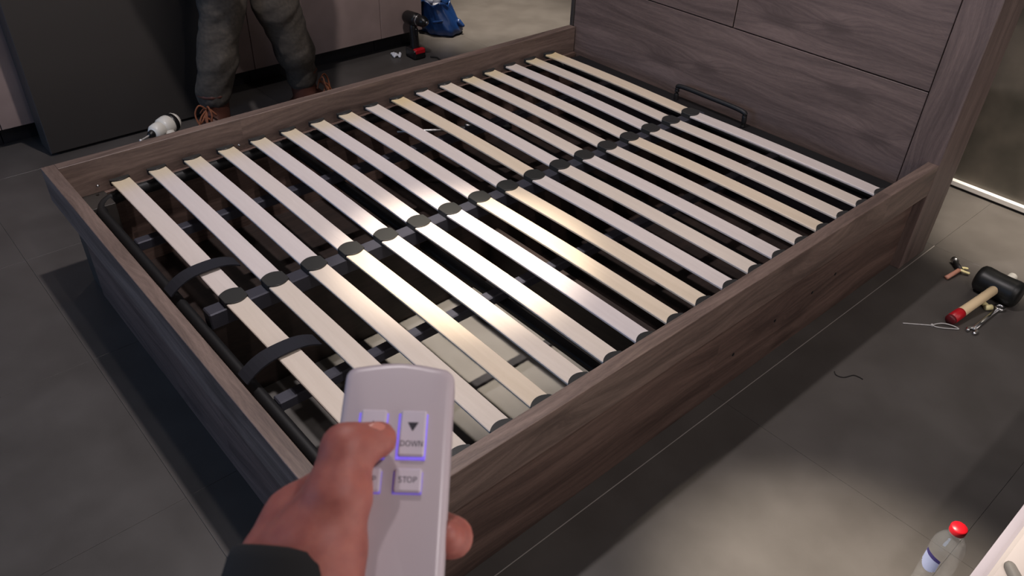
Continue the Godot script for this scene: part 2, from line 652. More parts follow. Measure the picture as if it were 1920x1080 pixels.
# ------------------------------------------------------------------ the bed
func bed():
	var t = thing("bed_frame", "dark grey-brown wood grain bed frame with tall headboard and low raised rails", "bed frame")
	var top = 0.381
	var low = 0.277
	put("side_rail", boxed(Vector3(1.473, low, -1.893), Vector3(1.507, top, 0.139), 0.0012, 2), M.wood, t)
	put("side_rail", boxed(Vector3(-0.076, low, -1.893), Vector3(-0.042, top, 0.139), 0.0012, 2, Vector3(0, 0.3, 0.4)), M.wood, t)
	put("footboard", boxed(Vector3(-0.076, low, 0.1392), Vector3(1.507, top, 0.174), 0.0012, 0, Vector3(0.2, 0.15, 0.1)), M.wood, t)
	var sp = put("side_panel", boxed(Vector3(1.46, 0.0, -1.893), Vector3(1.478, low, 0.12), 0.001, 2, Vector3(0, 0.4, 0.9)), M.wood_dark, t)
	for p in [Vector2(0.112, -0.982), Vector2(0.132, -1.166), Vector2(0.142, -1.349), Vector2(0.154, -1.467)]:
		put("screw_plug", cyl(Vector3(1.476, p.x, p.y), Vector3(1.4795, p.x, p.y), 0.006), M.black_plastic, sp)
	put("side_panel", boxed(Vector3(-0.048, 0.0, -1.893), Vector3(-0.03, low, 0.12), 0.001, 2), M.wood_dark, t)
	put("foot_panel", boxed(Vector3(0.05, 0.0, 0.128), Vector3(1.44, low, 0.147), 0.001, 0, Vector3(0.7, 0.5, 0)), M.wood_dark, t)
	for x in [-0.05, 1.432]:
		put("corner_leg", boxed(Vector3(x, 0.0, 0.04), Vector3(x + 0.095, low, 0.141), 0.001, 1), M.charcoal, t)  # charcoal colour holds the shade on the legs under the overhang
	put("divider", boxed(Vector3(0.700, 0.0, -1.88), Vector3(0.717, 0.262, 0.12), 0.001, 2, Vector3(0, 0.1, 0)), M.wood_base, t)
	put("divider", boxed(Vector3(0.718, 0.0, -0.81), Vector3(1.459, 0.20, -0.793), 0.001, 0, Vector3(0, 0.2, 0)), M.wood_base, t)
	put("added_base_board", boxed(Vector3(0.718, 0.004, -0.792), Vector3(1.459, 0.012, 0.10), 0.001), M.board, t)  # added pale board, stands in for the brightly lit floor here
	put("added_base_board", boxed(Vector3(0.718, 0.004, -1.88), Vector3(1.459, 0.012, -0.812), 0.001, 2), M.wood_base, t)  # this and the next: added dark boards, darken the floor under the slats
	put("added_base_board", boxed(Vector3(-0.029, 0.004, -1.88), Vector3(0.699, 0.012, 0.10), 0.001, 2), M.wood_base, t)
	# headboard: a wide lower panel, two upper panels, posts, with open seams between them
	var hz = -1.893
	var hb = put("headboard", boxed(Vector3(-0.06, 0.0, hz - 0.15), Vector3(1.49, 1.04, hz - 0.03), 0.001, 0), M.charcoal, t)
	put("panel", boxed(Vector3(-0.0595, 0.02, hz - 0.03), Vector3(1.4015, 0.5755, hz - 0.006), 0.0012, 0, Vector3(0.061, -0.015, 0)), M.wood_head, hb)
	put("panel", boxed(Vector3(-0.0595, 0.5795, hz - 0.03), Vector3(0.6975, 1.02, hz - 0.006), 0.0012, 0, Vector3(0.1, 0.45, 0)), M.wood_head, hb)
	put("panel", boxed(Vector3(0.7015, 0.5795, hz - 0.03), Vector3(1.4015, 1.02, hz - 0.006), 0.0012, 0, Vector3(-0.387, -0.284, 0)), M.wood_head, hb)
	put("post", boxed(Vector3(1.4055, 0.0, hz - 0.178), Vector3(1.508, 1.04, hz), 0.0015, 1, Vector3(0.2, 0.3, 0.1)), M.wood_head, hb)
	put("post", boxed(Vector3(-0.078, 0.0, hz - 0.178), Vector3(-0.0605, 1.04, hz), 0.0015, 1, Vector3(0.6, 0.1, 0.1)), M.charcoal, hb)
	put("top_cap", boxed(Vector3(-0.09, 1.04, hz - 0.19), Vector3(1.52, 1.065, hz + 0.012), 0.002, 0), M.wood_head, hb)

func slat_mesh(x0: float, x1: float, yellow: float) -> SurfaceTool:
	var s = ST()
	var n = 14
	var hw = 0.0262
	var prof = [Vector2(-hw, -0.0062), Vector2(-hw, -0.0018), Vector2(-hw + 0.0018, 0), Vector2(hw - 0.0018, 0), Vector2(hw, -0.0018), Vector2(hw, -0.0062), Vector2(hw - 0.0018, -0.008), Vector2(-hw + 0.0018, -0.008)]
	var nr = [Vector2(-1, 0), Vector2(-0.7, 0.7), Vector2(0, 1), Vector2(0.7, 0.7), Vector2(1, 0), Vector2(0.7, -0.7), Vector2(0, -1), Vector2(-0.7, -0.7)]
	var put_v = func(i: int, j: int, e: int):
		var u = float(i) / n
		var x = lerpf(x0, x1, u)
		var y = 0.004 * sin(PI * u)
		var p: Vector2 = prof[j % 8]
		var q: Vector2 = nr[e]
		s.set_normal(Vector3(-q.y * 0.004 * PI * cos(PI * u) / (x1 - x0), q.y, q.x).normalized())
		s.set_uv(Vector2(x, p.x + p.y))
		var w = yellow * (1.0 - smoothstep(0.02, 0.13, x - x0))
		s.set_color(Color(1.0, 1.0 - 0.06 * w, 1.0 - 0.34 * w))  # warm light at the left end painted into the vertex colour
		s.add_vertex(Vector3(x, y + p.y, p.x))
	for i in n:
		for j in 8:
			for c in [[i, j], [i + 1, j], [i + 1, j + 1], [i, j], [i + 1, j + 1], [i, j + 1]]:
				put_v.call(c[0], c[1], j)
	return s

func lens(half_l: float, bulge_a: float, bulge_b: float, x0: float, x1: float) -> Array:
	# outline of a slat holder: arcs bulging past x0 and x1
	var o = []
	var n = 10
	for i in n + 1:
		var z = lerpf(-half_l, half_l, float(i) / n)
		o.append(Vector2(x1 + bulge_b * (1.0 - pow(z / half_l, 2.0)), z))
	for i in n + 1:
		var z = lerpf(half_l, -half_l, float(i) / n)
		o.append(Vector2(x0 - bulge_a * (1.0 - pow(z / half_l, 2.0)), z))
	return o

func slat_base():
	var t = thing("slatted_base", "slatted bed base of seventeen pairs of pale birch slats on a black steel frame", "slatted base")
	# frame of black steel
	var s = ST()
	var r = 0.09
	var loop = []
	for c in [[1.447 - r, 0.085 - r, 0.0], [-0.018 + r, 0.085 - r, 90.0], [-0.018 + r, -1.79 + r, 180.0], [1.447 - r, -1.79 + r, 270.0]]:
		for i in 7:
			var an = deg_to_rad(c[2] + 15.0 * i)
			loop.append(Vector3(c[0] + r * cos(an), 0.262, c[1] + r * sin(an)))
	tube(s, loop, 0.015, 8, 0.020, true)
	s.generate_normals()
	put("frame_tube", s, M.steel, t)
	put("centre_beam", boxed(Vector3(0.697, 0.264, -1.775), Vector3(0.736, 0.309, 0.07), 0.003), M.beam, t)
	for x in [0.275, 1.045]:
		put("long_bar", boxed(Vector3(x - 0.015, 0.250, -1.775), Vector3(x + 0.015, 0.278, 0.072), 0.003), M.beam, t)
	for z in [-0.55, -1.2]:
		put("cross_bar", boxed(Vector3(-0.004, 0.232, z - 0.015), Vector3(1.434, 0.249, z + 0.015), 0.003), M.steel, t)
	# slats and their holders
	var kinds = []
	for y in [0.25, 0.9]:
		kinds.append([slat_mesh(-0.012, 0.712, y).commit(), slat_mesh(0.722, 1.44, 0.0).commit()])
	var s2 = ST()
	plate(s2, lens(0.0285, 0.012, 0.012, 0.699, 0.7345), -0.012, 0.0035)
	box(s2, Vector3(0.703, -0.022, -0.012), Vector3(0.731, -0.011, 0.012))
	var mid = s2.commit()
	var s3 = ST()
	plate(s3, lens(0.0280, 0.0, 0.010, -0.010, 0.0), -0.014, 0.0030)
	box(s3, Vector3(-0.024, -0.024, -0.012), Vector3(-0.001, -0.013, 0.012))
	var lend = s3.commit()
	var s4 = ST()
	plate(s4, lens(0.0285, 0.012, 0.0, 1.430, 1.450), -0.014, 0.0035)
	box(s4, Vector3(1.432, -0.024, -0.012), Vector3(1.455, -0.013, 0.012))
	var rend = s4.commit()
	var tone_l = [0, 2, 2, 0, 2, 0, 2, 0, 0, 1, 0, 3, 3, 3, 0, 3, 1]
	var tone_r = [3, 3, 3, 1, 3, 3, 2, 1, 1, 0, 3, 0, 3, 1, 3, 3, 0]
	var warm_end = [1, 1, 1, 1, 1, 1, 1, 1, 0, 1, 0, 0, 1, 1, 0, 1, 1]
	for i in 17:
		var z = -0.107 * i
		var a = put("slat", kinds[warm_end[i]][0], M.slats[tone_l[i]], t)
		a.position = Vector3(0, 0.32, z)
		var b = put("slat", kinds[0][1], M.slats[tone_r[i]], t)
		b.position = Vector3(0, 0.32, z)
		for m in [mid, lend, rend]:
			var h = put("slat_holder", m, M.cap, t)
			h.position = Vector3(0, 0.321, z)
	# bands round the first slat
	for x in [0.578, 0.967]:
		var band = ST()
		var n = 16
		var pr = []
		for i in n + 1:
			var u = float(i) / n
			var z = lerpf(0.105, -0.075, u)
			var y = 0.3335 - 0.034 * pow(absf(u - 0.55) / 0.55, 2.6)
			pr.append(Vector2(z, y))
		for i in n:
			var p: Vector2 = pr[i]
			var q: Vector2 = pr[i + 1]
			var w = 0.021
			var nn = Vector3(0, p.x - q.x, q.y - p.y).normalized()
			if nn.y < 0:
				nn = -nn
			var o = nn * 0.0035
			var A = Vector3(x - w, p.y, p.x)
			var B = Vector3(x + w, p.y, p.x)
			var C = Vector3(x + w, q.y, q.x)
			var D = Vector3(x - w, q.y, q.x)
			tri(band, A, B, C, nn, 2)
			tri(band, A, C, D, nn, 2)
			tri(band, A - o, B - o, C - o, -nn, 2)
			tri(band, A - o, C - o, D - o, -nn, 2)
			tri(band, A, D, D - o, Vector3.LEFT, 2)
			tri(band, A, D - o, A - o, Vector3.LEFT, 2)
			tri(band, B, C, C - o, Vector3.RIGHT, 2)
			tri(band, B, C - o, B - o, Vector3.RIGHT, 2)
		put("strap", band, M.strap, t)
	var strut = put("lift_strut", cyl(Vector3(0.005, 0.195, -0.95), Vector3(0.125, 0.2, -1.13), 0.006), M.steel_bright, t)
	put("strut_cylinder", cyl(Vector3(0.120, 0.2, -1.12), Vector3(0.235, 0.205, -1.30), 0.011), M.steel, strut)
	put("strut_mount", cyl(Vector3(0.15, 0.212, -1.165), Vector3(0.15, 0.222, -1.165), 0.014), M.steel_bright, strut)
	# mattress stop at the head end
	put("head_shade_plate", boxed(Vector3(0.0, 0.262, -1.888), Vector3(1.43, 0.274, -1.765), 0.002), M.steel, t)  # added dark plate, stands in for the shade behind the last slat
	var zz = -1.85
	put("mattress_stop", tubed(smooth_line([Vector3(0.548, 0.270, zz), Vector3(0.548, 0.312, zz), Vector3(0.562, 0.330, zz), Vector3(0.70, 0.332, zz), Vector3(0.834, 0.330, zz), Vector3(0.85, 0.312, zz), Vector3(0.85, 0.270, zz)], 6), 0.009, 8), M.steel, t)
	for p in [Vector3(-0.022, 0.309, 0.058), Vector3(-0.018, 0.309, -0.372)]:
		var bolt = ST()
		ball(bolt, p, Vector3(0.005, 0.004, 0.005), 6)
		bolt.generate_normals()
		put("bolt", bolt, M.chrome, t)

# ------------------------------------------------------------------ left background
func cabinets():
	var zs = [0.62, 0.10, -0.42, -0.94, -1.46, -1.62, -1.87]
	var names = ["pale brown base cabinet nearest the left picture edge", "pale brown base cabinet behind the left end of the tall charcoal cupboard", "pale brown base cabinet behind the right half of the charcoal cupboard", "pale brown base cabinet right behind the legs of the standing person", "", "pale brown end cabinet beside the blue sack"]
	var j = 0
	for i in 6:
		if i == 4:
			continue
		var z1: float = zs[i]
		var z0: float = zs[i + 1]
		if i == 3:
			z0 = zs[4 + 1] + 0.0
		var t = thing("base_cabinet", names[i], "cabinet", Vector3(-1.4, 0, (z0 + z1) / 2), "base cabinets along the left side")
		var h = (z1 - z0) / 2 - 0.0015
		put("body", boxed(Vector3(-0.25, 0.086, -h), Vector3(0.278, 0.88, h), 0.001), M.cabinet, t)
		put("door", boxed(Vector3(0.28, 0.086, -h), Vector3(0.30, 0.875, h), 0.0015), M.cabinet, t)
		put("plinth", boxed(Vector3(-0.22, 0.0, -h), Vector3(0.225, 0.085, h), 0.001), M.plinth, t)
		put("worktop", boxed(Vector3(-0.26, 0.88, -h - 0.001), Vector3(0.31, 0.91, h + 0.001), 0.002), M.cabinet, t)
		j += 1
	var d = thing("tall_cupboard", "tall dark charcoal cupboard standing in front of the pale cabinets", "cupboard", Vector3(-1.02, 0, -0.355))
	put("body", boxed(Vector3(-0.064, 0.0, -0.343), Vector3(0.052, 2.1, 0.343), 0.002), M.charcoal, d)
	put("door", boxed(Vector3(0.0525, 0.012, -0.345), Vector3(0.07, 2.09, 0.345), 0.002), M.charcoal, d)

func worker():
	var t = thing("person", "person standing behind the bed in grey-brown work trousers and brown lace-up boots", "person", Vector3(-0.68, 0, -0.765))
	var cloth = FastNoiseLite.new()
	cloth.seed = 12
	cloth.frequency = 1.0
	cloth.fractal_octaves = 3
	var fold = func(p: Vector3) -> float:
		return 0.011 * cloth.get_noise_3d(p.x * 7.0, p.y * 11.0 + p.z * 7.0, p.z * 5.0) * smoothstep(0.9, 0.45, p.y)
	# legs spread, feet turned out
	var tr = [[Vector3(0.0, 0.205, 0.193), Vector3(0.02, 0.36, 0.155), 0.063, 0.070], [Vector3(0.02, 0.36, 0.155), Vector3(0.03, 0.55, 0.105), 0.070, 0.080], [Vector3(0.03, 0.55, 0.105), Vector3(0.0, 0.93, 0.08), 0.080, 0.10], [Vector3(0.0, 0.19, -0.188), Vector3(0.02, 0.33, -0.155), 0.061, 0.074], [Vector3(0.02, 0.33, -0.155), Vector3(0.03, 0.51, -0.10), 0.074, 0.083], [Vector3(0.03, 0.51, -0.10), Vector3(0.0, 0.93, -0.08), 0.083, 0.10], [Vector3(0.0, 0.94, 0.07), Vector3(0.0, 0.94, -0.07), 0.115, 0.115]]
	put("trousers", flesh(tr, 0.0115, 0.03, fold), M.trousers, t)
	var body = [[Vector3(-0.01, 1.55, 0), Vector3(0.0, 1.70, 0), 0.055, 0.088], [Vector3(0.02, 1.64, 0), Vector3(0.03, 1.60, 0), 0.06, 0.05], [Vector3(0.02, 1.46, 0.25), Vector3(0.10, 1.15, 0.27), 0.045, 0.036], [Vector3(0.10, 1.15, 0.27), Vector3(0.28, 0.98, 0.16), 0.036, 0.026], [Vector3(0.28, 0.98, 0.16), Vector3(0.35, 0.95, 0.11), 0.032, 0.026], [Vector3(0.02, 1.46, -0.25), Vector3(0.10, 1.15, -0.27), 0.045, 0.036], [Vector3(0.10, 1.15, -0.27), Vector3(0.28, 0.98, -0.16), 0.036, 0.026], [Vector3(0.28, 0.98, -0.16), Vector3(0.35, 0.95, -0.11), 0.032, 0.026], [Vector3(-0.01, 1.0, 0), Vector3(-0.01, 1.42, 0), 0.10, 0.12], [Vector3(-0.01, 1.44, 0.16), Vector3(-0.01, 1.44, -0.16), 0.07, 0.07], [Vector3(0.005, 1.64, 0.088), Vector3(0.0, 1.66, 0.09), 0.014, 0.016], [Vector3(0.005, 1.64, -0.088), Vector3(0.0, 1.66, -0.09), 0.014, 0.016], [Vector3(0.088, 1.655, 0), Vector3(0.096, 1.64, 0), 0.012, 0.016], [Vector3(-0.01, 1.40, 0), Vector3(-0.01, 1.57, 0), 0.07, 0.055]]
	for s in [1, -1]:
		for k in 4:
			body.append([Vector3(0.36, 0.945 + 0.012 * k - 0.018, (0.105 - 0.004 * k) * s), Vector3(0.40 - 0.004 * absf(k - 1.5), 0.915 + 0.012 * k - 0.018, (0.085 - 0.004 * k) * s), 0.010, 0.008])
		body.append([Vector3(0.33, 0.98, 0.10 * s), Vector3(0.385, 0.985, 0.07 * s), 0.012, 0.009])
	put("body", flesh(body, 0.0115, 0.022), M.skin, t)
	var jk = [[Vector3(-0.01, 0.96, 0), Vector3(-0.01, 1.40, 0), 0.135, 0.14], [Vector3(-0.01, 1.02, 0.05), Vector3(-0.01, 1.40, 0.08), 0.12, 0.115], [Vector3(-0.01, 1.02, -0.05), Vector3(-0.01, 1.40, -0.08), 0.12, 0.115], [Vector3(-0.01, 1.44, 0.17), Vector3(-0.01, 1.44, -0.17), 0.085, 0.085], [Vector3(0.0, 1.46, 0.22), Vector3(0.10, 1.15, 0.27), 0.07, 0.055], [Vector3(0.10, 1.15, 0.27), Vector3(0.25, 1.0, 0.175), 0.055, 0.045], [Vector3(0.0, 1.46, -0.22), Vector3(0.10, 1.15, -0.27), 0.07, 0.055], [Vector3(0.10, 1.15, -0.27), Vector3(0.25, 1.0, -0.175), 0.055, 0.045]]
	put("jacket", flesh(jk, 0.016, 0.03), M.jacket, t)
	put("hair", flesh([[Vector3(-0.02, 1.73, 0), Vector3(-0.03, 1.68, 0), 0.085, 0.085], [Vector3(0.03, 1.755, 0), Vector3(-0.03, 1.72, 0), 0.06, 0.08]], 0.012, 0.02), M.hair, t)
	for s in [1.0, -1.0]:
		var foot = Vector3(0.0, 0, 0.193 if s > 0 else -0.188)
		var d = Vector3(0.62, 0, 0.78 * s).normalized()
		var side = Vector3(-d.z, 0, d.x)
		var bt = [[foot + Vector3(0, 0.205, 0), foot + Vector3(0, 0.06, 0), 0.054, 0.045], [foot - d * 0.04 + Vector3(0, 0.05, 0), foot + d * 0.09 + Vector3(0, 0.048, 0), 0.040, 0.042], [foot + d * 0.09 + Vector3(0, 0.048, 0), foot + d * 0.17 + Vector3(0, 0.04, 0), 0.042, 0.036], [foot + d * 0.03 + Vector3(0, 0.10, 0), foot + d * 0.10 + Vector3(0, 0.065, 0), 0.042, 0.034]]
		var b = put("boot", flesh(bt, 0.008, 0.02), M.leather, t)
		var so = ST()
		var o = []
		for i in 20:
			var an = TAU * i / 20
			var c = foot + d * (0.065 + 0.148 * cos(an)) + side * (0.047 * sin(an) * (1.0 + 0.12 * cos(an)))
			o.append(Vector2(c.x, c.z))
		plate(so, o, 0.0, 0.026, 0.004)
		put("sole", so, M.sole, b)
		var col = ST()
		var cr = []
		for k in 12:
			cr.append(foot + Vector3(0.055 * cos(TAU * k / 12), 0.212, 0.055 * sin(TAU * k / 12)))
		tube(col, cr, 0.009, 8, -1.0, true)
		col.generate_normals()
		put("collar", col, M.leather, b)
		for k in 4:
			var c = foot + d * (0.062 + 0.022 * k) + Vector3(0, 0.165 - 0.026 * k, 0)
			put("lace", tubed(smooth_line([c - side * 0.034 - Vector3(0, 0.018, 0), c - side * 0.012 + Vector3(0, 0.005, 0) + d * 0.006, c + side * 0.012 + Vector3(0, 0.005, 0) + d * 0.006, c + side * 0.034 - Vector3(0, 0.018, 0)], 4), 0.0035, 6), M.lace, b)
		var k0 = foot + d * 0.068 + Vector3(0, 0.168, 0)
		for q in [-1.0, 1.0]:
			put("lace", tubed(smooth_line([k0, k0 + side * 0.018 * q + d * 0.018 + Vector3(0, 0.022, 0), k0 + side * 0.034 * q + d * 0.03 + Vector3(0, -0.008, 0), k0 + side * 0.022 * q + d * 0.036 + Vector3(0, -0.045, 0), k0 + d * 0.03 + side * 0.006 * q + Vector3(0, -0.03, 0), k0], 5), 0.0036, 6), M.lace, b)
			put("lace", tubed(smooth_line([k0, k0 + side * 0.012 * q + d * 0.03 + Vector3(0, -0.02, 0), k0 + side * 0.02 * q + d * 0.05 + Vector3(0, -0.065, 0)], 5), 0.0034, 6), M.lace, b)

func small_things_left():
	# electric screwdriver lying behind the rail: axis from bit tip to end cap
	var a = Vector3(-0.700, 0.088, -0.268)
	var e = Vector3(-0.79, 0.088, -0.435)
	var d = (e - a).normalized()
	var t = thing("screwdriver_drill", "small white electric screwdriver with chrome bit lying on the floor behind the bed rail", "power tool", Vector3(a.x, 0, a.z))
	var o = Vector3(0, a.y, 0)
	put("bit", lathed(o, d, [[0.0, 0.0], [0.005, 0.002], [0.0055, 0.006], [0.003, 0.011], [0.003, 0.03], [0.0035, 0.055]], 12), M.bit, t)
	put("chuck", lathed(o + d * 0.048, d, [[0.0, 0.0], [0.008, 0.0], [0.013, 0.008], [0.016, 0.02], [0.016, 0.022], [0.0, 0.022]], 20), M.black_plastic, t)
	put("gear_case", lathed(o + d * 0.068, d, [[0.0, 0.0], [0.022, 0.002], [0.029, 0.012], [0.031, 0.028], [0.031, 0.046], [0.028, 0.052], [0.0, 0.052]], 22), M.white_plastic, t)
	var bd = put("body", lathed(o + d * 0.112, d, [[0.0, 0.0], [0.030, 0.0], [0.037, 0.014], [0.039, 0.036], [0.036, 0.060], [0.030, 0.066], [0.0, 0.066]], 22), M.white_plastic, t)
	put("vent_band", lathed(o + d * 0.160, d, [[0.0, 0.0], [0.0385, 0.0], [0.0385, 0.02], [0.0, 0.02]], 22), M.black_plastic, bd)
	put("end_cap", lathed(o + d * 0.179, d, [[0.0, 0.0], [0.034, 0.0], [0.036, 0.008], [0.030, 0.02], [0.0, 0.024]], 22), M.white_plastic, t)
	var g0 = o + d * 0.135
	var gd = Vector3(0.42, -0.36, 0.0)
	put("grip", flesh([[g0 + Vector3(0.01, -0.008, 0), g0 + Vector3(0.045, -0.05, -0.012), 0.026, 0.022], [g0 + Vector3(0.045, -0.05, -0.012), g0 + Vector3(0.06, -0.052, -0.03), 0.022, 0.02]], 0.006, 0.012), M.white_plastic, t)
	put("grip_pad", flesh([[g0 + Vector3(0.034, -0.022, 0.008), g0 + Vector3(0.062, -0.044, -0.012), 0.012, 0.012]], 0.004, 0.01), M.black_plastic, t)
	# cordless drill standing on its battery
	var p = Vector3(-0.992, 0, -1.745)
	var q = thing("cordless_drill", "black cordless drill standing upright on its red battery on the floor", "power tool", p)
	put("battery", boxed(Vector3(-0.04, 0.0, -0.036), Vector3(0.045, 0.05, 0.036), 0.008), M.black_plastic, q)
	put("battery_stripe", boxed(Vector3(0.02, 0.028, -0.030), Vector3(0.047, 0.053, 0.030), 0.004), M.red, q)
	put("handle", flesh([[Vector3(0.0, 0.05, 0), Vector3(-0.012, 0.15, 0), 0.024, 0.021]], 0.006, 0.01), M.black_plastic, q)
	put("motor_body", lathed(Vector3(-0.07, 0.185, 0.0), Vector3(1, 0.05, -0.08), [[0.0, 0.0], [0.026, 0.0], [0.032, 0.012], [0.032, 0.075], [0.030, 0.09], [0.0, 0.09]], 22), M.black_plastic, q)
	put("clutch_ring", lathed(Vector3(0.018, 0.189, -0.007), Vector3(1, 0.05, -0.08), [[0.0, 0.0], [0.027, 0.0], [0.028, 0.012], [0.027, 0.014], [0.0, 0.014]], 22), M.steel_bright, q)
	put("chuck", lathed(Vector3(0.031, 0.190, -0.008), Vector3(1, 0.05, -0.08), [[0.0, 0.0], [0.026, 0.0], [0.027, 0.03], [0.018, 0.05], [0.008, 0.056], [0.0, 0.056]], 22), M.black_plastic, q)
	put("chuck_tip", lathed(Vector3(0.085, 0.1925, -0.0125), Vector3(1, 0.05, -0.08), [[0.0, 0.0], [0.008, 0.0], [0.007, 0.008], [0.0, 0.009]], 12), M.chrome, q)
	put("trigger", boxed(Vector3(0.006, 0.11, -0.008), Vector3(0.024, 0.15, 0.008), 0.004), M.black_plastic, q)
	# blue rubbish sack
	var b = thing("blue_sack", "blue plastic sack with white film in its mouth standing on the floor", "sack", Vector3(-1.235, 0, -2.09))
	var s = ST()
	var rings = [[0.02, 0.0], [0.105, 0.002], [0.118, 0.02], [0.114, 0.06], [0.100, 0.12], [0.085, 0.18], [0.078, 0.215], [0.082, 0.235], [0.074, 0.232], [0.066, 0.20]]
	var n = 40
	for i in rings.size() - 1:
		for k in n:
			var c = []
			for m in [[i, k], [i, k + 1], [i + 1, k + 1], [i + 1, k]]:
				var an: float = TAU * (m[1] % n) / n
				var rr: float = rings[m[0]][0]
				var yy: float = rings[m[0]][1]
				var fo = 1.0 + 0.045 * sin(an * 7.0 + yy * 14.0) + 0.035 * sin(an * 11.0 - yy * 40.0) + 0.08 * cos(an * 2.0 + 0.6)
				yy *= 0.70
				c.append(Vector3(rr * cos(an) * fo * 1.04 - yy * 0.10, yy + (0.010 * sin(an * 5.0) if m[0] > 5 else 0.0), rr * sin(an) * fo * 0.92 + yy * 0.14))
			quad(s, c[0], c[1], c[2], c[3])
	s.generate_normals()
	put("film", s, M.blue_film, b)
	var wf = ST()
	var rng = RandomNumberGenerator.new()
	rng.seed = 4
	for i in 7:
		ball(wf, Vector3(rng.randf_range(-0.05, 0.03), 0.138 + rng.randf_range(0.0, 0.045), rng.randf_range(-0.01, 0.06)), Vector3(rng.randf_range(0.018, 0.034), rng.randf_range(0.014, 0.03), rng.randf_range(0.018, 0.03)), 6)
	wf.generate_normals()
	put("white_film", wf, M.white_film, b)
	put("film_fold", flesh([[Vector3(0.092, 0.06, -0.05), Vector3(0.116, 0.045, -0.062), 0.018, 0.01]], 0.006, 0.012), M.blue_film, b)
	put("film_fold", flesh([[Vector3(0.05, 0.072, 0.085), Vector3(0.09, 0.084, 0.055), 0.008, 0.006]], 0.006, 0.012), M.blue_film, b)
	# scrap of white film and a bit of cable
	var sc = flesh([[Vector3(-0.03, 0.006, 0.0), Vector3(0.01, 0.012, 0.012), 0.006, 0.01], [Vector3(0.0, 0.008, -0.02), Vector3(0.03, 0.006, 0.004), 0.008, 0.005], [Vector3(-0.02, 0.01, 0.015), Vector3(0.015, 0.006, 0.026), 0.007, 0.005]], 0.004, 0.008, func(v: Vector3) -> float: return 0.002 * sin(v.x * 320.0) * cos(v.z * 280.0))
	var so = put("film_scrap", sc, M.white_film)
	so.position = Vector3(-1.055, 0, -1.675)
	tag(so, "small crumpled scrap of white film on the floor beside the standing drill", "scrap")
	var cb = put("cable_end", tubed(smooth_line([Vector3(-0.06, 0.004, 0.0), Vector3(-0.03, 0.004, -0.02), Vector3(0.0, 0.004, -0.015), Vector3(0.03, 0.004, -0.045), Vector3(0.06, 0.004, -0.05)], 5), 0.004, 7), M.thread)
	cb.position = Vector3(-0.88, 0, -1.80)
	tag(cb, "short black cable end on the floor between drill and bed rail", "cable")

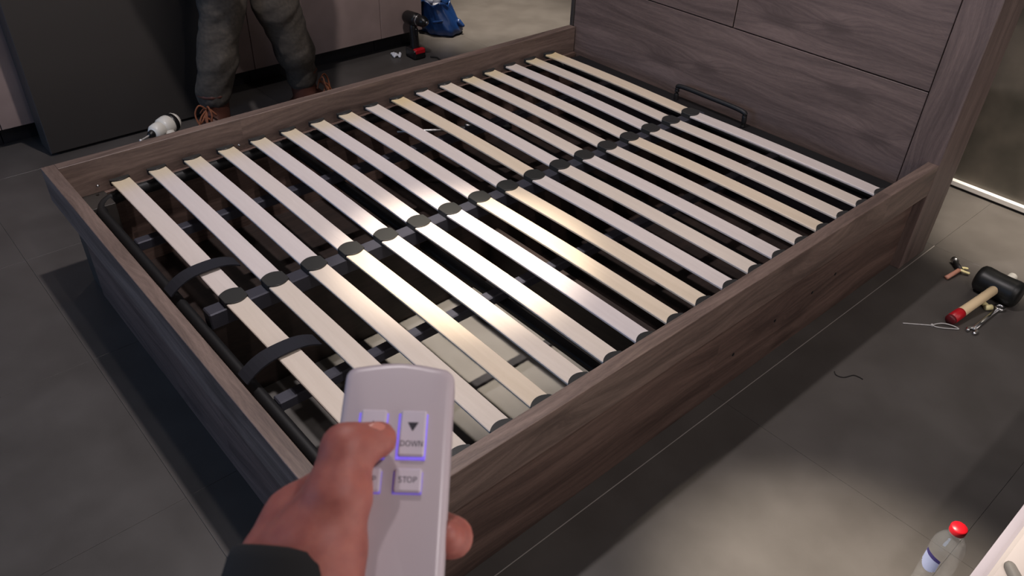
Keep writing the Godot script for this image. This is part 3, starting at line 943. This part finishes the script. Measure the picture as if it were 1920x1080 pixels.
# ------------------------------------------------------------------ right side of the floor
func tools_right():
	# mallet: head axis along x, handle slopes down to the floor
	var c = Vector3(1.778, 0.043, -1.985)
	var t = thing("rubber_mallet", "black rubber mallet with pale wooden handle and red grip end", "mallet", Vector3(c.x, 0, c.z))
	var ax = Vector3(1, 0, 0.06).normalized()
	var o = Vector3(0, 0.043, 0)
	put("head", lathed(o - ax * 0.066, ax, [[0.0, 0.0], [0.034, 0.0], [0.034, 0.0], [0.041, 0.007], [0.043, 0.02], [0.041, 0.05], [0.041, 0.082], [0.043, 0.112], [0.041, 0.125], [0.034, 0.132], [0.034, 0.132], [0.0, 0.132]], 32), M.rubber, t)
	var hd = Vector3(-0.034, -0.034, 0.245)
	var h0 = o + Vector3(0.0, 0.002, 0.03)
	var hn = hd.normalized()
	put("handle", lathed(h0, hd, [[0.0, 0.0], [0.0145, 0.0], [0.0145, 0.12], [0.0155, 0.17], [0.0155, 0.172], [0.0, 0.172]], 20), M.pale_wood, t)
	put("grip", lathed(h0 + hn * 0.171, hd, [[0.0, 0.0], [0.0162, 0.0], [0.0168, 0.01], [0.0168, 0.046], [0.0168, 0.046], [0.0, 0.046]], 20), M.red, t)
	put("handle_end", lathed(h0 + hn * 0.216, hd, [[0.0, 0.0], [0.0165, 0.0], [0.0165, 0.008], [0.014, 0.012], [0.0, 0.0125]], 20), M.dark_red, t)
	put("handle_tip", lathed(h0 - hn * 0.085, -hd, [[0.0140, -0.03], [0.0140, 0.010], [0.0125, 0.012], [0.0, 0.0125]], 18), M.white_plastic, t)
	# peg of pale plastic
	var pg = thing("plastic_peg", "pale yellow plastic peg lying under the mallet handle", "peg", Vector3(1.772, 0, -1.913))
	put("stem", tubed([Vector3(-0.022, 0.010, -0.012), Vector3(0.022, 0.010, 0.014)], 0.008, 10), M.beige_plastic, pg)
	put("flange", tubed([Vector3(0.016, 0.010, 0.022), Vector3(0.028, 0.010, 0.004)], 0.009, 10), M.beige_plastic, pg)
	var ps = ST()
	ball(ps, Vector3(-0.004, 0.019, -0.012), Vector3(0.006, 0.005, 0.006), 6)
	ps.generate_normals()
	put("screw", ps, M.pink_wood, pg)
	# small hammer
	var hm = thing("tack_hammer", "small hammer with pinkish wooden handle, nearest the headboard post", "hammer", Vector3(1.642, 0, -2.02))
	put("handle", tubed([Vector3(-0.006, 0.008, 0.062), Vector3(0.0, 0.010, 0.02), Vector3(0.004, 0.012, -0.02)], 0.0075, 10, 0.006), M.pink_wood, hm)
	put("head", tubed([Vector3(-0.026, 0.013, -0.045), Vector3(-0.006, 0.013, -0.024), Vector3(0.006, 0.013, -0.012)], 0.008, 10), M.steel, hm)
	put("striking_face", tubed([Vector3(-0.037, 0.013, -0.058), Vector3(-0.025, 0.013, -0.046)], 0.011, 14), M.steel_bright, hm)
	put("claw", tubed(smooth_line([Vector3(0.004, 0.013, -0.012), Vector3(0.016, 0.012, -0.012), Vector3(0.032, 0.008, -0.022)], 4), 0.006, 8, 0.004), M.beige_plastic, hm)
	put("claw", tubed(smooth_line([Vector3(0.002, 0.013, -0.014), Vector3(0.006, 0.012, -0.03), Vector3(0.016, 0.008, -0.046)], 4), 0.005, 8, 0.004), M.beige_plastic, hm)
	# combination spanner
	var w = thing("spanner", "chrome combination spanner lying on the floor beside the mallet", "spanner", Vector3(1.812, 0, -1.84))
	var za = -0.092
	var zb = 0.085
	var x_a = 0.004
	put("shank", tubed([Vector3(x_a, 0.006, za + 0.014), Vector3(0.0, 0.007, 0.0), Vector3(-0.002, 0.006, zb - 0.012)], 0.0065, 10, 0.0035), M.chrome, w)
	var ring = []
	for k in 20:
		var an = TAU * k / 20
		ring.append(Vector3(x_a + cos(an) * 0.0125, 0.0065, za + sin(an) * 0.0125))
	put("ring_end", tubed(ring, 0.005, 8, 0.006, true), M.chrome, w)
	var jaw = []
	for k in 15:
		var an = deg_to_rad(-240.0 + 300.0 * k / 14.0)
		jaw.append(Vector3(-0.002 + cos(an + PI) * 0.0125, 0.006, zb + 0.004 - sin(an + PI) * 0.0125))
	put("open_jaw", tubed(jaw, 0.0055, 8, 0.005), M.chrome, w)
	# loop of clear tie
	var tie = thing("cable_tie", "thin clear cable tie in a loop on the floor by the red grip", "cable tie", Vector3(1.72, 0, -1.68))
	var lp = []
	for q in [Vector3(-0.062, 0, 0.055), Vector3(-0.03, 0, 0.024), Vector3(0.0, 0, -0.005)]:
		lp.append(q + Vector3(0, 0.002, 0))
	put("tail", tubed(smooth_line(lp, 4), 0.0018, 6), M.clear_plastic, tie)
	put("loop", tubed(smooth_line([Vector3(0.0, 0.003, -0.005), Vector3(0.008, 0.005, -0.022), Vector3(0.022, 0.006, -0.038), Vector3(0.045, 0.005, -0.049), Vector3(0.06, 0.003, -0.050), Vector3(0.048, 0.003, -0.037), Vector3(0.03, 0.003, -0.019), Vector3(0.012, 0.003, -0.006), Vector3(0.0, 0.003, -0.005)], 4), 0.0018, 6), M.clear_plastic, tie)
	put("tie_lock", boxed(Vector3(-0.004, 0.0, -0.009), Vector3(0.004, 0.006, -0.001), 0.001), M.clear_plastic, tie)
	# thread
	var th = put("thread", tubed(smooth_line([Vector3(-0.034, 0.0015, 0.018), Vector3(-0.022, 0.0015, 0.028), Vector3(-0.004, 0.0015, 0.02), Vector3(0.008, 0.0015, -0.008), Vector3(0.022, 0.0015, -0.014), Vector3(0.034, 0.0015, -0.014)], 5), 0.0014, 6), M.thread)
	th.position = Vector3(1.673, 0, -1.285)
	tag(th, "short dark thread lying on the floor right of the bed", "thread")
	# bottle
	var bp = Vector3(2.121, 0, -0.794)
	var b = thing("water_bottle", "clear plastic water bottle with a red cap standing on the floor", "bottle", bp)
	var outer = [[0.0, 0.004], [0.018, 0.0], [0.026, 0.002], [0.0305, 0.010], [0.031, 0.02]]
	for k in 5:
		var y = 0.03 + 0.018 * k
		outer.append_array([[0.0312, y], [0.0295, y + 0.006], [0.0295, y + 0.009], [0.0312, y + 0.015]])
	outer.append_array([[0.0312, 0.128], [0.0312, 0.150], [0.029, 0.163], [0.023, 0.175], [0.016, 0.184], [0.0125, 0.190], [0.0125, 0.196], [0.0155, 0.197], [0.0155, 0.199], [0.012, 0.200], [0.012, 0.205]])
	put("bottle_wall", lathed(Vector3.ZERO, Vector3.UP, outer, 32), M.bottle, b)
	put("cap", lathed(Vector3(0, 0.198, 0), Vector3.UP, [[0.0, 0.0], [0.0152, 0.0], [0.0156, 0.002], [0.0156, 0.012], [0.0156, 0.012], [0.0142, 0.0145], [0.0142, 0.0145], [0.0, 0.0145]], 28), M.red, b)
	var lb = ST()
	var ln = ST()
	var view = atan2(0.522 + 0.794, 2.238 - 2.121) + 0.55
	for k in 12:
		var a0 = view - 0.62 + 1.24 * k / 12.0
		var a1 = view - 0.62 + 1.24 * (k + 1) / 12.0
		var h0_ = 0.032 * sqrt(maxf(0.0, 1.0 - pow((k - 5.5) / 6.2, 2.0)))
		for q in [[lb, 0.108 - h0_ * 0.6, 0.126], [ln, 0.126, 0.132 + h0_ * 0.12]]:
			var f = func(an: float, y: float, r: float) -> Vector3: return Vector3(cos(an) * r, y, sin(an) * r)
			quad(q[0], f.call(a0, q[1], 0.0317), f.call(a0, q[2], 0.0317), f.call(a1, q[2], 0.0317), f.call(a1, q[1], 0.0317))
			quad(q[0], f.call(a0, q[1], 0.0313), f.call(a1, q[1], 0.0313), f.call(a1, q[2], 0.0313), f.call(a0, q[2], 0.0313))
	lb.generate_normals()
	ln.generate_normals()
	var lbl = put("label", lb, M.label_blue, b)
	put("label_band", ln, M.label_navy, lbl)
	# white table at the right edge of the picture
	var tb = thing("white_table", "white low table with a rounded edge at the lower right corner", "table", Vector3(2.62, 0, -0.5))
	var y1 = 0.50
	put("tabletop", boxed(Vector3(-0.41, y1 - 0.03, -0.82), Vector3(0.45, y1, 0.75), 0.006), M.table_white, tb)
	put("apron", boxed(Vector3(-0.428, y1 - 0.10, -0.838), Vector3(0.44, y1 - 0.03, 0.74), 0.012), M.table_shade, tb)
	for x in [-0.39, 0.39]:
		for z in [-0.79, 0.70]:
			put("leg", boxed(Vector3(x - 0.025, 0, z - 0.025), Vector3(x + 0.025, y1 - 0.10, z + 0.025), 0.003), M.table_shade, tb)
	var pk = put("pebble", flesh([[Vector3(0, 0.006, 0), Vector3(0.03, 0.006, 0.03), 0.008, 0.010]], 0.003, 0.01), M.stone)
	pk.position = Vector3(2.225, 0.499, -0.475)
	tag(pk, "small grey rounded piece on the white table", "pebble")

# ------------------------------------------------------------------ remote and hand
func remote_and_hand():
	var X = Vector3(0.6614, -0.0014, -0.7500)
	var Y = Vector3(0.2630, 0.9369, 0.2302)
	var Z = Vector3(0.7024, -0.3495, 0.6200)
	var place = Transform3D(Basis(X, Y, Z).orthonormalized(), Vector3(2.0169, 1.2361, 0.3820))
	var t = thing("remote_control", "white remote control with backlit UP, DOWN and STOP buttons held in a hand", "remote control")
	t.transform = place
	# case: rounded outline (x, z), face at y = 0
	var o = []
	var x0 = -0.0222
	var x1 = 0.0246
	var z1 = 0.128
	for k in 9:
		var u = k / 8.0
		o.append(Vector2(lerpf(x0 + 0.006, x1 - 0.006, u), 0.0026 - 0.0022 * sin(PI * u)))
	for k in 5:
		var an = deg_to_rad(-70.0 + 17.5 * k)
		o.append(Vector2(x1 - 0.0055 + 0.0055 * cos(an), 0.0082 + 0.0055 * sin(an)))
	for k in 6:
		var an = deg_to_rad(18.0 * k)
		o.append(Vector2(x1 - 0.009 + 0.009 * cos(an), z1 - 0.009 + 0.009 * sin(an)))
	for k in 6:
		var an = deg_to_rad(90.0 + 18.0 * k)
		o.append(Vector2(x0 + 0.009 + 0.009 * cos(an), z1 - 0.009 + 0.009 * sin(an)))
	for k in 5:
		var an = deg_to_rad(180.0 + 17.5 * k)
		o.append(Vector2(x0 + 0.0055 + 0.0055 * cos(an), 0.0082 + 0.0055 * sin(an)))
	var s = ST()
	var c = Vector2(0.0012, 0.064)
	var lev = [[0.0, 0.0035], [-0.0004, 0.0018], [-0.0018, 0.0004], [-0.004, 0.0], [-0.011, 0.0], [-0.0145, 0.001], [-0.016, 0.003]]
	var n = o.size()
	var rings = []
	for l in lev:
		var ring = []
		for p in o:
			var d: Vector2 = p - c
			ring.append(Vector3(p.x - signf(d.x) * minf(l[1], absf(d.x)), l[0], p.y - signf(d.y) * minf(l[1], absf(d.y)) * (1.0 if absf(d.y) > 0.055 else 0.0)))
		rings.append(ring)
	for i in n:
		var j = (i + 1) % n
		for q in lev.size() - 1:
			quad(s, rings[q][i], rings[q][j], rings[q + 1][j], rings[q + 1][i])
		for p in [Vector3(c.x, 0.0002, c.y), rings[0][j], rings[0][i]]:
			s.add_vertex(p)
		for p in [Vector3(c.x, -0.016, c.y), rings[-1][i], rings[-1][j]]:
			s.add_vertex(p)
	s.generate_normals()
	put("case", s, M.remote, t)
	var bs = [["UP", Vector2(-0.0128, 0.0243), Vector2(-0.0022, 0.0442), true], ["DOWN", Vector2(0.0036, 0.0243), Vector2(0.0142, 0.0442), true], ["STOP", Vector2(-0.0130, 0.0492), Vector2(-0.0022, 0.0590), false], ["STOP", Vector2(0.0031, 0.0492), Vector2(0.0140, 0.0590), false]]
	for b in bs:
		var lo: Vector2 = b[1]
		var hi: Vector2 = b[2]
		var tall: bool = b[3]
		var e = 0.0010 if tall else 0.0005
		var lm: StandardMaterial3D = M.led
		if not tall:
			lm = M.led.duplicate()
			lm.emission_energy_multiplier = 0.12
		put("led_backlight", boxed(Vector3(lo.x - e, -0.001, lo.y + 0.001), Vector3(hi.x + e * 0.5, 0.0006, hi.y + (0.0012 if tall else 0.0006)), 0.0002), lm, t)
		var bt = put("button", boxed(Vector3(lo.x, -0.001, lo.y), Vector3(hi.x, 0.0020, hi.y), 0.0007), M.button, t)
		var tm = TextMesh.new()
		var f = SystemFont.new()
		f.font_names = PackedStringArray(["Droid Sans"])
		tm.font = f
		tm.text = b[0]
		tm.font_size = 32
		tm.pixel_size = 0.000092
		tm.depth = 0.0002
		var le = put("lettering", tm, M.ink, bt)
		le.position = Vector3((lo.x + hi.x) / 2, 0.0020, lo.y + (0.0148 if tall else 0.0050))
		le.rotation_degrees = Vector3(-90, 0, 0)
		if tall:
			var ar = ST()
			var cx = (lo.x + hi.x) / 2
			var up = 1.0 if b[0] == "UP" else -1.0
			var zc = lo.y + 0.0072
			plate(ar, [Vector2(cx - 0.0022, zc + 0.0017 * up), Vector2(cx + 0.0022, zc + 0.0017 * up), Vector2(cx, zc - 0.0022 * up)], 0.0015, 0.0022, 0.0001)
			put("arrow", ar, M.ink, bt)
	# the hand: thumb on the UP button, fingers closed round the back and the right edge
	var h = thing("person", "left hand in a black sleeve gripping the white remote, thumb on its upper left button", "person")
	h.transform = place
	var bones = [
		# palm
		[Vector3(-0.040, -0.010, 0.100), Vector3(-0.030, -0.028, 0.062), 0.019, 0.014],
		[Vector3(-0.040, -0.012, 0.100), Vector3(-0.012, -0.030, 0.047), 0.018, 0.0115],
		[Vector3(-0.040, -0.014, 0.102), Vector3(-0.004, -0.030, 0.060), 0.018, 0.0115],
		[Vector3(-0.038, -0.016, 0.106), Vector3(0.000, -0.029, 0.075), 0.017, 0.011],
		[Vector3(-0.036, -0.018, 0.112), Vector3(0.002, -0.028, 0.092), 0.016, 0.0105],
		# thumb
		[Vector3(-0.038, -0.008, 0.098), Vector3(-0.024, 0.000, 0.080), 0.020, 0.0175],
		[Vector3(-0.020, -0.002, 0.102), Vector3(-0.020, 0.001, 0.084), 0.016, 0.0155],
		[Vector3(-0.0375, -0.012, 0.082), Vector3(-0.0335, -0.012, 0.068), 0.0175, 0.0150],
		[Vector3(-0.0335, -0.012, 0.068), Vector3(-0.022, -0.004, 0.058), 0.0150, 0.0115],
		[Vector3(-0.024, 0.000, 0.080), Vector3(-0.0165, 0.0095, 0.0640), 0.0175, 0.0122],
		[Vector3(-0.0165, 0.0095, 0.0640), Vector3(-0.0146, 0.0130, 0.0465), 0.0122, 0.0096],
		[Vector3(-0.0146, 0.0130, 0.0465), Vector3(-0.0036, 0.0092, 0.0405), 0.0094, 0.0074],
		# wrist and forearm
		[Vector3(-0.036, -0.010, 0.100), Vector3(-0.042, -0.018, 0.160), 0.020, 0.022],
		[Vector3(-0.042, -0.020, 0.160), Vector3(-0.050, -0.038, 0.30), 0.022, 0.028]]
	var fingers = [
		[Vector3(-0.012, -0.030, 0.047), Vector3(0.006, -0.0255, 0.026), Vector3(0.012, -0.0245, 0.012), Vector3(0.012, -0.0238, 0.000), 0.0092, 0.0072],
		[Vector3(-0.004, -0.030, 0.060), Vector3(0.016, -0.0265, 0.0640), Vector3(0.0262, -0.0205, 0.0700), Vector3(0.0252, -0.0110, 0.0728), 0.0084, 0.0068],
		[Vector3(0.000, -0.029, 0.078), Vector3(0.014, -0.0260, 0.0860), Vector3(0.016, -0.0250, 0.0950), Vector3(0.013, -0.0240, 0.1020), 0.0086, 0.0072],
		[Vector3(0.002, -0.028, 0.095), Vector3(0.012, -0.0250, 0.1030), Vector3(0.014, -0.0245, 0.1110), Vector3(0.011, -0.0235, 0.1180), 0.0080, 0.0066]]
	for g in fingers:
		bones.append([g[0], g[1], g[4] + 0.0006, g[4]])
		bones.append([g[1], g[2], g[4], (g[4] + g[5]) / 2])
		bones.append([g[2], g[3], (g[4] + g[5]) / 2, g[5]])
	put("body", flesh(bones, 0.0022, 0.005), M.skin, h)
	# thumb nail
	var nl = ST()
	ball(nl, Vector3.ZERO, Vector3(0.0048, 0.0012, 0.0040), 8)
	nl.generate_normals()
	var nail = put("nail", nl, M.nail, h)
	nail.position = Vector3(-0.0038, 0.0158, 0.0400)
	nail.rotation_degrees = Vector3(8, 24, -20)
	# sleeve: lathe round the forearm
	var a = Vector3(-0.0305, -0.006, 0.0815)
	var e2 = Vector3(-0.050, -0.040, 0.30)
	put("sleeve", lathed(a, e2 - a, [[0.0195, 0.004], [0.0235, 0.0], [0.0255, 0.001], [0.0265, 0.005], [0.0275, 0.02], [0.0272, 0.03], [0.0285, 0.06], [0.030, 0.09], [0.034, 0.14], [0.038, 0.21], [0.0, 0.211]], 40), M.sleeve, h)
